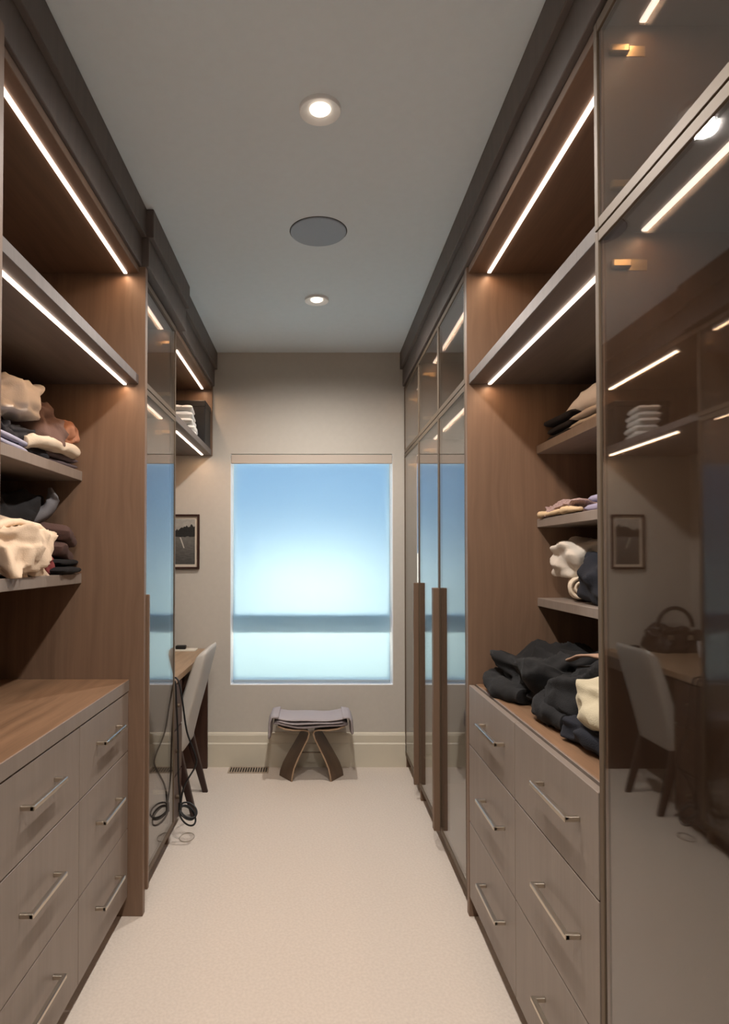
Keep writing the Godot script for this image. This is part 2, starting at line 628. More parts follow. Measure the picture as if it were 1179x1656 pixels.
# tall case: end panels, back, top, a fixed shelf at 2.055..2.09, LED strips under top and shelf
func case(t: Node, front: float, wall: float, d0: float, d1: float, ends: Array, y0: float, ledx: float, led0: float, led1: float, shelf_front: float) -> void:
	for e in ends:
		part("side_panel", bx(wall, front, e[2], 2.515, e[0], e[1]), M.walnut, t)
	var s := signf(front - wall)
	part("back_panel", bx(wall, wall + s * 0.015, y0, 2.515, d0, d1), M.walnut, t)
	part("top_panel", bx(wall + s * 0.015, shelf_front, 2.488, 2.515, d0, d1), M.walnut, t)
	part("fixed_shelf", bx(wall + s * 0.015, shelf_front, 2.053, 2.090, d0, d1), M.crown, t)
	led(t, ledx, 2.488, led0, led1)
	led(t, ledx, 2.053, led0, led1)

func left_side() -> void:
	var F := -0.664
	# open bay with drawers under it
	drawer_unit("left taupe base cabinet of six drawers below the wooden worktop", -0.722, LW, 1.362, 1.968, 2.478, [0.860, 0.634, 0.338, 0.075], 0.862, [1.680, 2.226], 0.108)
	single("worktop", bx(LW + 0.003, -0.720, 0.864, 0.908, 1.362, 2.478, 0.002), M.counter, "long wood grain worktop over the left drawers, bare and empty", "worktop")
	part("front_edge", bx(-0.722, -0.7195, 0.864, 0.9065, 1.363, 2.477, 0.0005), M.taupe, get_node("worktop"))
	var t := thing("open_cabinet", "left open walnut cabinet with messy clothes on two short shelves", "cabinet")
	case(t, F, LW, 1.345, 2.480, [[1.315, 1.345, 0.0], [2.480, 2.512, 0.0]], 0.910, -0.740, 1.390, 2.470, -0.690)
	part("shelf", bx(LW + 0.015, -0.907, 1.675, 1.712, 1.360, 2.480), M.taupe, t)
	part("shelf", bx(LW + 0.015, -0.907, 1.278, 1.316, 1.360, 2.480), M.taupe, t)
	# glazed tall cabinet
	var g := thing("glass_cabinet", "narrow tall smoked glass cabinet left of the desk mirroring the window", "cabinet")
	case(g, -0.708, LW, 2.512, 3.095, [[3.095, 3.120, 0.0]], 0.075, -0.745, 2.530, 3.080, -0.708)
	part("bottom_panel", bx(LW, -0.708, 0.075, 0.100, 2.512, 3.095), M.walnut, g)
	part("kick", bx(LW, -0.73, 0.0, 0.075, 2.512, 3.095), M.kick, g)
	glass_door(g, "upper_door", -0.684, 1.0, 2.514, 3.119, 2.065, 2.505, "far", [2.42, 2.17])
	glass_door(g, "lower_door", -0.684, 1.0, 2.514, 3.119, 0.080, 2.061, "far", [1.985, 0.25], "near")
	# open wall cabinet over the desk
	var w := thing("wall_cabinet", "open walnut cupboard hung over the desk beside the window wall", "cabinet")
	case(w, -0.684, LW, 3.120, BACK - 0.022, [[BACK - 0.022, BACK - 0.001, 2.053]], 2.053, -0.745, 3.40, BACK - 0.06, -0.690)
	# crown mouldings, stepped
	crown("trim_1", -0.661, 1.0, -1.99, 2.480)
	crown("trim_2", -0.634, 1.0, 2.480, 3.200)
	crown("trim_3", -0.655, 1.0, 3.200, BACK - 0.001)

func crown(called: String, x: float, s: float, d0: float, d1: float) -> void:
	var b := MB.new()
	var wall := LW if s > 0 else RW
	b.box(P(wall, 2.630, d1), P(x, H - 0.001, d0), 0.002)
	b.box(P(wall, 2.516, d1), P(x - s * 0.018, 2.630, d0), 0.002)
	struct(called, b, M.crown, "dark stepped wood crown moulding between the %s cabinets and the ceiling, %s" % ["left" if s > 0 else "right", {"trim_1": "over the open bay", "trim_2": "standing proud over the glass cabinet", "trim_3": "over the wall cabinet by the window", "trim_4": "one unbroken length"}[called]], "crown moulding")

func right_side() -> void:
	var F := 0.590
	drawer_unit("right taupe base cabinet of six drawers below the dark clothes pile", 0.592, RW, 1.347, 1.912, 2.478, [0.888, 0.660, 0.366, 0.075], 0.850, [1.560, 2.130], 0.118)
	single("worktop", bx(RW - 0.003, 0.622, 0.852, 0.890, 1.347, 2.478, 0.002), M.counter, "wood grain worktop over the right drawers under dark clothes", "worktop")
	part("front_edge", bx(0.622, 0.6185, 0.853, 0.8885, 1.346, 2.477, 0.0005), M.taupe, get_node("worktop_001"))
	var t := thing("open_cabinet", "right open walnut cabinet with folded clothes on three short shelves", "cabinet")
	case(t, F, RW, 1.345, 2.480, [[2.480, 2.512, 0.0]], 0.892, 0.675, 1.375, 2.465, 0.598)
	for y in [1.780, 1.494, 1.190]:
		part("shelf", bx(RW - 0.015, 0.860, y, y + 0.032, 1.345, 2.480), M.taupe, t)
	# near glazed cabinet, running out of the picture
	var g := thing("glass_cabinet", "nearest tall smoked glass cabinet on the right with brass hinges", "cabinet")
	case(g, 0.596, RW, 0.150, 1.315, [[1.315, 1.345, 0.0], [0.120, 0.150, 0.0]], 0.075, 0.675, 0.17, 1.30, 0.612)
	part("bottom_panel", bx(RW, 0.612, 0.075, 0.100, 0.150, 1.315), M.walnut, g)
	part("kick", bx(RW, 0.65, 0.0, 0.075, 0.120, 1.345), M.kick, g)
	for r in [[0.735, 1.338, "far", "near"], [0.128, 0.733, "near", "far"]]:
		glass_door(g, "upper_door", 0.590, -1.0, r[0], r[1], 2.065, 2.505, r[2], [2.435, 2.150])
		glass_door(g, "lower_door", 0.590, -1.0, r[0], r[1], 0.080, 2.061, r[2], [1.985, 0.25], r[3])
	# far glazed cabinets
	var a := thing("glass_cabinet", "right two-door smoked glass cabinet between open bay and end cabinet", "cabinet")
	case(a, 0.596, RW, 2.512, 3.640, [[3.640, 3.654, 0.0]], 0.075, 0.675, 2.53, 3.62, 0.612)
	part("bottom_panel", bx(RW, 0.612, 0.075, 0.100, 2.512, 3.640), M.walnut, a)
	part("kick", bx(RW, 0.65, 0.0, 0.075, 2.512, 3.654), M.kick, a)
	for r in [[2.514, 3.066, "near", "far"], [3.068, 3.653, "far", "near"]]:
		glass_door(a, "upper_door", 0.590, -1.0, r[0], r[1], 2.065, 2.505, r[2], [2.42, 2.17])
		glass_door(a, "lower_door", 0.590, -1.0, r[0], r[1], 0.080, 2.061, r[2], [1.985, 0.25], r[3])
	var c := thing("glass_cabinet", "right single-door smoked glass cabinet against the window wall", "cabinet")
	case(c, 0.596, RW, 3.670, BACK - 0.022, [[3.656, 3.670, 0.0], [BACK - 0.022, BACK - 0.001, 0.0]], 0.075, 0.675, 3.69, BACK - 0.04, 0.612)
	part("bottom_panel", bx(RW, 0.612, 0.075, 0.100, 3.670, BACK - 0.022), M.walnut, c)
	part("kick", bx(RW, 0.65, 0.0, 0.075, 3.656, BACK - 0.022), M.kick, c)
	glass_door(c, "upper_door", 0.590, -1.0, 3.657, BACK - 0.004, 2.065, 2.505, "far", [2.42, 2.17])
	glass_door(c, "lower_door", 0.590, -1.0, 3.657, BACK - 0.004, 0.080, 2.061, "far", [1.985, 0.25], "near")
	crown("trim_4", 0.563, -1.0, -1.99, BACK - 0.001)


# ---------------------------------------------------------------- furniture
func chair() -> void:
	var t := thing("dining_chair", "pale grey upholstered chair with dark wooden legs tucked in at the desk", "chair", "", P(-0.72, 0, 3.61))
	var w := 0.195
	var back := []
	for r in [[0.325, -0.030, 0.040, 0.94], [0.36, -0.027, 0.043, 0.98], [0.48, 0.000, 0.045, 1.0], [0.60, 0.033, 0.045, 1.0], [0.72, 0.068, 0.042, 1.0], [0.80, 0.092, 0.038, 1.0], [0.845, 0.106, 0.034, 0.985], [0.868, 0.114, 0.022, 0.95]]:
		back.append([Vector3(r[1], r[0], 0), Vector3(r[2], 0.012, 0), Vector3(0, 0, w * r[3])])
	part("backrest", MB.new().loft(back, 40, 0.38), M.linen, t)
	var seat := []
	for r in [[0.335, 0.95], [0.35, 1.0], [0.43, 1.0], [0.455, 0.97], [0.468, 0.88]]:
		seat.append([Vector3(-0.235, r[0], 0), Vector3(0.205 * r[1], 0, 0), Vector3(0, 0, w * r[1])])
	part("seat", MB.new().loft(seat, 40, 0.3), M.linen, t)
	for zz in [-1.0, 1.0]:
		for f in [[-0.020, 0.072], [-0.400, -0.400]]:
			part("leg", MB.new().loft([[Vector3(f[0], 0.345, zz * 0.168), Vector3(0.024, 0, 0), Vector3(0, 0, 0.022)], [Vector3(lerpf(f[0], f[1], 0.35), 0.22, zz * 0.170), Vector3(0.021, 0, 0), Vector3(0, 0, 0.020)], [Vector3(f[1], 0.0, zz * 0.176), Vector3(0.015, 0, 0), Vector3(0, 0, 0.015)]], 20, 0.3), M.leg, t)

func desk() -> void:
	var t := thing("desk", "dark wooden desk with pale top between glass cabinet and window wall", "desk")
	part("top", bx(LW + 0.004, -0.700, 0.742, 0.775, 3.125, BACK - 0.004, 0.002), M.desktop, t)
	part("end_panel", bx(LW + 0.01, -0.706, 0.0, 0.742, BACK - 0.052, BACK - 0.024), M.desk, t)
	part("apron", bx(-0.735, -0.715, 0.665, 0.742, 3.50, BACK - 0.052), M.desk, t)
	part("pedestal", bx(LW + 0.01, -0.722, 0.03, 0.742, 3.128, 3.40), M.desk, t)
	for k in 3:
		var dr := part("drawer", bx(-0.722, -0.706, 0.05 + 0.23 * k, 0.272 + 0.23 * k, 3.134, 3.394), M.desk, t)
		part("knob", MB.new().tube([P(-0.706, 0.165 + 0.23 * k, 3.264), P(-0.690, 0.165 + 0.23 * k, 3.264)], 0.010, 14), M.bronze, dr)
	# things on the desk
	var b := thing("handbag", "dark brown slouchy handbag with pale metal clasps at the back of the desk", "bag", "", P(-1.10, 0.775, 4.09))
	part("body", heap(Vector3(0.32, 0.19, 0.17), 0.7, 71, 0.02, 0.15), plain(Color(0.16, 0.10, 0.075), 0.45), b)
	var arc := []
	for i in 15:
		var a := PI * i / 14
		arc.append(Vector3(-0.11 * cos(a), 0.16 + 0.12 * sin(a), 0.01))
	part("strap", MB.new().tube(arc, 0.013, 10), plain(Color(0.14, 0.09, 0.07), 0.5), b)
	for x in [-0.07, 0.055]:
		part("clasp", MB.new().box(Vector3(x, 0.085, 0.074), Vector3(x + 0.03, 0.115, 0.092), 0.003), M.nickel, b)
	var c := thing("cup", "small white cup standing beside the handbag on the desk", "cup", "", P(-1.15, 0.775, 3.86))
	part("bowl", MB.new().lathe([Vector2(0.0001, 0.004), Vector2(0.026, 0.0), Vector2(0.034, 0.05), Vector2(0.036, 0.095), Vector2(0.033, 0.095), Vector2(0.030, 0.05), Vector2(0.0001, 0.012)], Vector3.ZERO, 28), M.white_trim, c)
	single("paper", bx(-0.925, -0.770, 0.775, 0.784, 4.10, 4.20, 0.001), plain(Color(0.85, 0.82, 0.76), 0.8), "thin white stack of paper at the far edge of the desk", "paper")
	var ph := thing("adapter", "small black plug adapter lying on the white paper stack", "adapter", "", P(-0.868, 0.784, 4.15))
	part("body", MB.new().box(Vector3(-0.035, 0, -0.02), Vector3(0.03, 0.024, 0.02), 0.004), M.black, ph)
	part("prong", MB.new().box(Vector3(0.03, 0.010, -0.006), Vector3(0.055, 0.014, 0.006), 0.001), M.nickel, ph)

func curve(pts: Array, step := 0.02) -> Array:
	var c := Curve3D.new()
	for i in pts.size():
		var t: Vector3 = (pts[mini(i + 1, pts.size() - 1)] - pts[maxi(i - 1, 0)]) / 6.0
		c.add_point(pts[i], -t, t)
	var out := []
	var n := int(c.get_baked_length() / step) + 2
	for i in n:
		out.append(c.sample_baked(c.get_baked_length() * i / (n - 1), true))
	return out

func cables() -> void:
	var t := thing("power_cord", "black power cord hanging from the desk edge, looped up near the floor", "cord")
	# hangs from the desk edge just past the glass cabinet; the coil is tied in two loops
	part("strand", MB.new().tube(curve([P(-0.80, 0.781, 3.17), P(-0.71, 0.783, 3.155), P(-0.688, 0.765, 3.15), P(-0.682, 0.68, 3.145), P(-0.672, 0.50, 3.14), P(-0.668, 0.32, 3.135), P(-0.660, 0.23, 3.13), P(-0.655, 0.172, 3.125)], 0.03), 0.0045, 8), M.black, t)
	part("strand", MB.new().tube(curve([P(-0.79, 0.781, 3.19), P(-0.70, 0.783, 3.18), P(-0.675, 0.76, 3.17), P(-0.655, 0.66, 3.165), P(-0.632, 0.52, 3.16), P(-0.590, 0.41, 3.155), P(-0.586, 0.36, 3.15), P(-0.632, 0.28, 3.14), P(-0.648, 0.23, 3.13), P(-0.655, 0.172, 3.125)], 0.02), 0.0045, 8), M.black, t)
	for l in [[0.085, 0.30, 0.030], [0.080, -0.42, 0.026], [0.072, -0.05, 0.022]]:
		var ring := []
		for i in 31:
			var a := TAU * i / 30
			var u: float = l[0] * 0.5 * (1.0 - cos(a))
			var v: float = l[2] * sin(a)
			ring.append(P(-0.657 + u * cos(l[1]) - v * sin(l[1]), 0.160 - u * 0.45 + (u * sin(l[1]) + v * cos(l[1])), 3.122 + 0.02 * sin(a)))
		part("loop", MB.new().tube(ring, 0.0045, 8), M.black, t)
	part("tie", MB.new().tube([P(-0.656, 0.188, 3.124), P(-0.657, 0.146, 3.122)], 0.009, 10), M.black, t)
	var ring2 := []
	for i in 41:
		var a := TAU * i / 40
		ring2.append(P(-0.632 + 0.035 * cos(a), 0.003, 3.17 + 0.05 * sin(a)))
	single("cable", MB.new().tube(ring2, 0.002, 6), plain(Color(0.70, 0.66, 0.60), 0.5), "thin pale cable ring lying on the carpet under the black cord", "cable")

func stool() -> void:
	var t := thing("butterfly_stool", "brown bent plywood stool on two splayed legs under the window", "stool", "", P(-0.026, 0, 4.055))
	for s in [-1.0, 1.0]:
		var path := [Vector2(0.205, 0.346), Vector2(0.16, 0.334), Vector2(0.10, 0.325), Vector2(0.045, 0.322), Vector2(0.020, 0.312), Vector2(0.013, 0.295), Vector2(0.022, 0.262), Vector2(0.050, 0.205), Vector2(0.082, 0.140), Vector2(0.106, 0.080), Vector2(0.117, 0.030), Vector2(0.121, 0.0)]
		var hw := [0.13, 0.155, 0.15, 0.13, 0.100, 0.080, 0.064, 0.062, 0.062, 0.063, 0.063, 0.058]
		var rings := []
		var edge := []
		for i in path.size():
			var a: Vector2 = path[maxi(i - 1, 0)]
			var b: Vector2 = path[mini(i + 1, path.size() - 1)]
			var d := (b - a).normalized()
			var n2 := Vector2(-d.y, d.x) * 0.0045
			var lean: float = (0.35 + 0.055 * maxf(i - 5.0, 0.0)) * clampf((i - 3) / 3.0, 0.0, 1.0)
			var zc: float = 0.045 * clampf((i - 3) / 3.0, 0.0, 1.0)
			rings.append([Vector3(path[i].x * s + lean * hw[i] * s, path[i].y, zc), Vector3(-lean * hw[i] * s, 0, hw[i]), Vector3(n2.x * s, n2.y, 0)])
			edge.append([Vector3(path[i].x * s, path[i].y, zc + hw[i] - 0.0005), Vector3(0, 0, 0.0022), Vector3(n2.x * s, n2.y, 0) * 1.02])
		var shell := part("shell", MB.new().loft(rings, 28, 0.22), M.ply, t)
		part("plywood_edge", MB.new().loft(edge, 12, 0.4), M.ply_edge, shell)
	part("stretcher", MB.new().tube([Vector3(-0.080, 0.148, 0), Vector3(0.080, 0.148, 0)], 0.004, 12), M.bronze, t)
	# folded throw
	var b := thing("blanket", "folded grey mauve throw draped over the plywood stool", "blanket", "", P(-0.030, 0.0, 4.045))
	var mats := [cloth(Color(0.50, 0.46, 0.46)), cloth(Color(0.60, 0.57, 0.58)), cloth(Color(0.66, 0.63, 0.64))]
	var f := Folds.new(11, 0.006, 0.16)
	for k in 3:
		var rings := []
		var n := 25
		for i in n:
			var u := -1.0 + 2.0 * i / (n - 1)
			var ext := 0.220 if k == 0 else 0.227 if k == 1 else 0.230
			var x := u * ext
			var sag: float = 0.022 * u * u
			var y := 0.341 + 0.0190 * k + sag + 0.004 * sin(u * 5.0 + k)
			var hx := 1.0
			if k == 1 and absf(u) > 0.86:
				y -= (absf(u) - 0.86) * 0.18
				hx = 0.9
			rings.append([Vector3(x, y, 0.008 * k - 0.01), Vector3(0, 0, (0.150 - 0.012 * k) * hx), Vector3(-0.004 * u, 0.0105, 0)])
		part("fold", MB.new().loft(rings, 28, 0.7, f), mats[k], b)
	for s in [-1.0, 1.0]:
		var drop := 0.125 if s < 0 else 0.095
		var rings := []
		for i in 9:
			var u := i / 8.0
			var a := minf(u * 2.2, 1.0) * PI * 0.5
			rings.append([Vector3(s * (0.195 + 0.052 * sin(a) + 0.008 * u), 0.394 + 0.010 * cos(a) - maxf(u - 0.25, 0.0) * drop * 1.33, 0.008), Vector3(0, 0, 0.140 - 0.02 * u), Vector3(s * 0.010 * sin(a), 0.010 * cos(a) + 0.002, 0)])
		part("drape", MB.new().loft(rings, 24, 0.7, f), mats[2], b)

func wall_bits() -> void:
	var t := thing("floor_vent", "slotted metal floor register set in the carpet left of the stool", "vent")
	var fr := MB.new()
	var x0 := -0.562
	var x1 := -0.304
	fr.box(P(x0, 0, 4.222), P(x1, 0.005, 4.210), 0.001)
	fr.box(P(x0, 0, 4.116), P(x1, 0.005, 4.104), 0.001)
	fr.box(P(x0, 0, 4.210), P(x0 + 0.010, 0.005, 4.116), 0.001)
	fr.box(P(x1 - 0.010, 0, 4.210), P(x1, 0.005, 4.116), 0.001)
	part("frame", fr, M.vent, t)
	part("duct", bx(x0 + 0.010, x1 - 0.010, 0.0, 0.001, 4.116, 4.210, 0.0), M.grille, t)
	for i in 14:
		var x := x0 + 0.018 + i * 0.0165
		part("slat", bx(x, x + 0.0075, 0.0008, 0.0045, 4.116, 4.210, 0.0005), M.vent, t)
	# ceiling speaker
	var s := thing("ceiling_speaker", "flat round pale grey speaker grille in the ceiling between two lights", "speaker", "", P(0.012, H, 2.655))
	part("grille", MB.new().lathe([Vector2(0.0001, -0.0075), Vector2(0.110, -0.0075), Vector2(0.1155, -0.0065), Vector2(0.117, -0.004), Vector2(0.117, 0.0)], Vector3.ZERO, 64), M.speaker, s)
	part("gap_ring", MB.new().lathe([Vector2(0.117, -0.0008), Vector2(0.1205, -0.0008), Vector2(0.1205, 0.0)], Vector3.ZERO, 64), M.grille, s)
	# framed print
	var p := thing("picture", "small framed black and white landscape print left of the window", "picture", "", P(-0.878, 1.481, BACK))
	var w := 0.110
	var h := 0.181
	var f := MB.new()
	f.box(Vector3(-w, -h, 0.001), Vector3(-w + 0.014, h, 0.020), 0.002)
	f.box(Vector3(w - 0.014, -h, 0.001), Vector3(w, h, 0.020), 0.002)
	f.box(Vector3(-w + 0.014, h - 0.014, 0.001), Vector3(w - 0.014, h, 0.020), 0.002)
	f.box(Vector3(-w + 0.014, -h, 0.001), Vector3(w - 0.014, -h + 0.014, 0.020), 0.002)
	part("frame", f, plain(Color(0.20, 0.11, 0.08), 0.4), p)
	part("mat_board", MB.new().box(Vector3(-w + 0.012, -h + 0.012, 0.002), Vector3(w - 0.012, h - 0.012, 0.008), 0.0), plain(Color(0.80, 0.76, 0.70), 0.8), p)
	var pr := QuadMesh.new()
	pr.size = Vector2(2 * w - 0.062, 2 * h - 0.062)
	var q := MeshInstance3D.new()
	q.name = "print"
	q.mesh = pr
	q.position = Vector3(0, 0, 0.0086)
	var pm := plain(Color.WHITE, 0.6)
	pm.albedo_texture = landscape()
	q.material_override = pm
	p.add_child(q, true)

# a generic black and white photograph: pale sky, a dark wooded ridge, grey water with a light streak
func landscape() -> ImageTexture:
	var im := Image.create(80, 150, false, Image.FORMAT_RGB8)
	var f := FastNoiseLite.new()
	f.seed = 44
	f.frequency = 0.05
	for y in 150:
		for x in 80:
			var top := 34.0 + 10.0 * f.get_noise_2d(x * 1.6, 3.0) - 14.0 * smoothstep(20.0, 70.0, x)
			var foot := 58.0 + 3.0 * f.get_noise_2d(x, 90.0)
			var g := 0.62 + 0.05 * f.get_noise_2d(x, y)
			if y > top and y < foot:
				g = 0.10 + 0.08 * f.get_noise_2d(x * 4.0, y * 4.0)
			elif y >= foot:
				g = 0.40 - 0.0016 * (y - foot) + 0.07 * f.get_noise_2d(x * 0.8, y * 5.0)
				if absf(x - 30.0 - (y - foot) * 0.35) < 2.0 and y < 96.0:
					g = 0.72
			im.set_pixel(x, y, Color(g, g * 0.98, g * 0.94))
	return ImageTexture.create_from_image(im)


# ---------------------------------------------------------------- clothes
# a crumpled heap of cloth, standing on y = 0, size across x, y and z
func heap(size: Vector3, e := 0.75, sd := 1, amp := 0.012, wave := 0.12, nu := 72, nv := 40) -> MB:
	var f := Folds.new(sd, amp, wave)
	var lump := FastNoiseLite.new()
	lump.seed = sd + 100
	lump.frequency = 0.55
	lump.fractal_octaves = 2
	var p := PackedVector3Array()
	for r in nv:
		var ph := lerpf(-PI * 0.5, PI * 0.5, float(r) / (nv - 1))
		for c in nu:
			var th := TAU * c / nu
			var d := Vector3(cos(ph) * cos(th), sin(ph), cos(ph) * sin(th))
			if r == 0:
				d = Vector3.DOWN
			elif r == nv - 1:
				d = Vector3.UP
			var q := Vector3(signf(d.x) * pow(absf(d.x), e), signf(d.y) * pow(absf(d.y), e), signf(d.z) * pow(absf(d.z), e)) * size * 0.5
			q *= 1.0 + 0.30 * lump.get_noise_3dv(d * 1.6)
			q += d * f.height(q) * 1.7
			q.y = maxf(q.y, -size.y * 0.40)      # the side it lies on
			p.append(q + Vector3(0, size.y * 0.40, 0))
	return MB.new().grid(p, nv, nu, true, false)

# a rolled length of cloth along x: outer tube with a spiral end
func roll(l: float, r: float, sd: int) -> MB:
	var f := Folds.new(sd, 0.006, 0.14)
	var b := MB.new()
	var rings := []
	for i in 13:
		var u := i / 12.0
		var k := r * (1.0 - 0.16 * pow(absf(u * 2.0 - 1.0), 4.0))
		rings.append([Vector3(lerpf(-l * 0.5, l * 0.5, u), r, 0), Vector3(0, k, 0), Vector3(0, 0, k * 1.05)])
	b.loft(rings, 44, 0.9, f)
	var sp := []
	for i in 60:
		var a := TAU * 2.2 * i / 59.0
		var q := r * lerpf(0.88, 0.15, i / 59.0)
		sp.append([Vector3(-l * 0.5 - 0.004, r + q * sin(a), q * cos(a)), Vector3(0.018, 0, 0), Vector3(0, sin(a), cos(a)) * r * 0.12])
	b.loft(sp, 10, 0.8)
	return b

# cloth folded into flat layers, rounded fold towards -x; size as heap
func folded(size: Vector3, layers: int, sd: int) -> MB:
	var b := MB.new()
	var rnd := RandomNumberGenerator.new()
	rnd.seed = sd
	var t := size.y / layers
	for k in layers:
		var f := Folds.new(sd + k, t * 0.22, 0.2)
		var sx := size.x * rnd.randf_range(0.90, 1.0)
		var off := Vector3(rnd.randf_range(-0.012, 0.012), 0, rnd.randf_range(-0.015, 0.015))
		var rings := []
		for i in 15:
			var u := -1.0 + 2.0 * i / 14.0
			var w := pow(maxf(1.0 - pow(absf(u), 8.0), 0.0), 0.5) * 0.9 + 0.1
			rings.append([off + Vector3(0, t * (k + 0.5), u * size.z * 0.5), Vector3(sx * 0.5 * (0.97 + 0.03 * w), 0, 0), Vector3(0, t * 0.53 * w, 0)])
		b.loft(rings, 32, 0.55, f)
	return b

func sleeve(pts: Array, r0: float, r1: float, flat: float, sd: int, amp := 0.008) -> MB:
	var f := Folds.new(sd, amp, 0.09)
	var c := curve(pts, 0.012)
	var rings := []
	for i in c.size():
		var t: Vector3 = (c[mini(i + 1, c.size() - 1)] - c[maxi(i - 1, 0)]).normalized()
		var side := t.cross(Vector3.UP)
		side = side.normalized() if side.length() > 0.05 else Vector3.RIGHT
		var r := lerpf(r0, r1, float(i) / (c.size() - 1))
		rings.append([c[i], side * r, side.cross(t) * r * flat])
	return MB.new().loft(rings, 28, 0.85, f)

func lay(called: String, b: MB, c: Color, at: Vector3, turn: Vector3, label: String, category: String, group := "") -> MeshInstance3D:
	var o := single(called, b, cloth(c), label, category, group)
	o.position = at
	o.rotation = turn
	return o

func clothes() -> void:
	# ---- left, upper short shelf (top 1.712)
	var g := "clothes on the left upper short shelf"
	lay("folded_shirt", heap(Vector3(0.30, 0.12, 0.34), 0.7, 2, 0.012), Color(0.09, 0.09, 0.11), P(-1.07, 1.712, 2.04), Vector3(0, 0.2, 0), "black garment squashed under the white fleece on the left upper shelf", "garment", g)
	lay("fleece_jacket", heap(Vector3(0.30, 0.155, 0.36), 0.66, 8, 0.013, 0.20), Color(0.88, 0.85, 0.82), P(-1.055, 1.822, 2.06), Vector3(0.10, 0.15, 0.10), "off white fleece heaped on top of the pile on the left upper shelf", "jacket", g)
	lay("jumper", heap(Vector3(0.17, 0.15, 0.24), 0.7, 14, 0.010), Color(0.14, 0.115, 0.11), P(-1.165, 1.80, 2.33), Vector3(0, 0.1, 0), "dark jumper behind the brown jacket on the left upper shelf", "jumper", g)
	lay("jacket", heap(Vector3(0.27, 0.17, 0.25), 0.62, 23, 0.014, 0.13), Color(0.42, 0.33, 0.30), P(-1.065, 1.765, 2.265), Vector3(0, 0.3, -0.12), "brown jacket bundled between white fleece and orange cloth, left upper shelf", "jacket", g)
	lay("shirt", heap(Vector3(0.12, 0.10, 0.12), 0.7, 33, 0.008, 0.10), Color(0.64, 0.45, 0.35), P(-0.950, 1.795, 2.390), Vector3(0, 0.2, 0.2), "orange tan cloth poking out beside the brown jacket", "shirt", g)
	lay("scarf", sleeve([P(-0.955, 1.752, 2.06), P(-0.925, 1.768, 2.16), P(-0.925, 1.772, 2.28), P(-0.93, 1.775, 2.38), P(-0.985, 1.765, 2.435)], 0.030, 0.046, 0.75, 41, 0.010), Color(0.80, 0.74, 0.66), Vector3.ZERO, Vector3.ZERO, "cream scarf bunched along the front edge of the left upper shelf", "scarf", g)
	lay("shirt", folded(Vector3(0.17, 0.042, 0.26), 2, 51), Color(0.62, 0.62, 0.70), P(-0.990, 1.712, 1.93), Vector3(0, 0.1, 0), "blue white folded shirt flat at the front of the left upper shelf", "shirt", g)
	lay("shirt", folded(Vector3(0.18, 0.040, 0.24), 2, 57), Color(0.36, 0.31, 0.32), P(-1.000, 1.712, 2.33), Vector3(0, -0.1, 0), "grey mauve folded shirt flat under the cream scarf", "shirt", g)
	# ---- left, lower short shelf (top 1.316)
	g = "clothes on the left lower short shelf"
	lay("coat", heap(Vector3(0.24, 0.32, 0.48), 0.72, 61, 0.016, 0.16), Color(0.075, 0.068, 0.075), P(-1.105, 1.316, 2.245), Vector3(0, 0.1, 0), "large black coat heaped at the back of the left lower shelf", "coat", g)
	lay("hood", sleeve([P(-1.06, 1.51, 2.33), P(-1.00, 1.545, 2.36), P(-0.975, 1.59, 2.365), P(-0.98, 1.635, 2.355)], 0.075, 0.014, 0.5, 64, 0.006), Color(0.42, 0.41, 0.42), Vector3.ZERO, Vector3.ZERO, "pointed grey hood sticking up from the black coat", "hood", g)
	lay("sweater", heap(Vector3(0.25, 0.18, 0.34), 0.52, 72, 0.018, 0.10), Color(0.85, 0.76, 0.66), P(-1.010, 1.316, 2.045), Vector3(0, 0.1, 0), "cream knitted sweater crumpled at the front of the left lower shelf", "sweater", g)
	lay("sleeve", sleeve([P(-0.97, 1.47, 1.92), P(-0.95, 1.492, 2.02), P(-0.935, 1.474, 2.14), P(-0.93, 1.448, 2.19), P(-0.94, 1.436, 2.10), P(-0.955, 1.445, 2.00)], 0.024, 0.020, 0.7, 77, 0.006), Color(0.87, 0.78, 0.68), Vector3.ZERO, Vector3.ZERO, "twisted cream sleeve looped on top of the crumpled cream sweater", "sleeve", g)
	lay("shirt", heap(Vector3(0.20, 0.11, 0.17), 0.7, 81, 0.010), Color(0.27, 0.19, 0.19), P(-1.02, 1.316, 1.80), Vector3.ZERO, "dark maroon shirt left of the cream sweater", "shirt", g)
	lay("shirt", heap(Vector3(0.11, 0.09, 0.10), 0.7, 85, 0.007), Color(0.55, 0.26, 0.26), P(-0.985, 1.316, 2.255), Vector3.ZERO, "red pink cloth squeezed between cream sweater and brown trousers", "shirt", g)
	lay("trousers", folded(Vector3(0.26, 0.058, 0.20), 2, 88), Color(0.06, 0.055, 0.065), P(-1.03, 1.316, 2.370), Vector3(0, 0.05, 0), "black folded trousers at the far end of the left lower shelf", "trousers", g)
	lay("trousers", folded(Vector3(0.26, 0.120, 0.15), 2, 91), Color(0.33, 0.245, 0.225), P(-1.03, 1.376, 2.365), Vector3(-0.30, 0.05, -0.10), "dark brown folded trousers leaning on the end of the left lower shelf", "trousers", g)
	# ---- left, top shelf (2.090)
	g = "white scraps on the left top shelf"
	lay("hanger_scarf", sleeve([P(-0.80, 2.105, 1.60), P(-0.765, 2.125, 1.65), P(-0.745, 2.115, 1.70), P(-0.775, 2.104, 1.715)], 0.016, 0.010, 0.5, 93, 0.004), Color(0.82, 0.80, 0.76), Vector3.ZERO, Vector3.ZERO, "white ribbon of cloth at the near end of the left top shelf", "cloth", g)
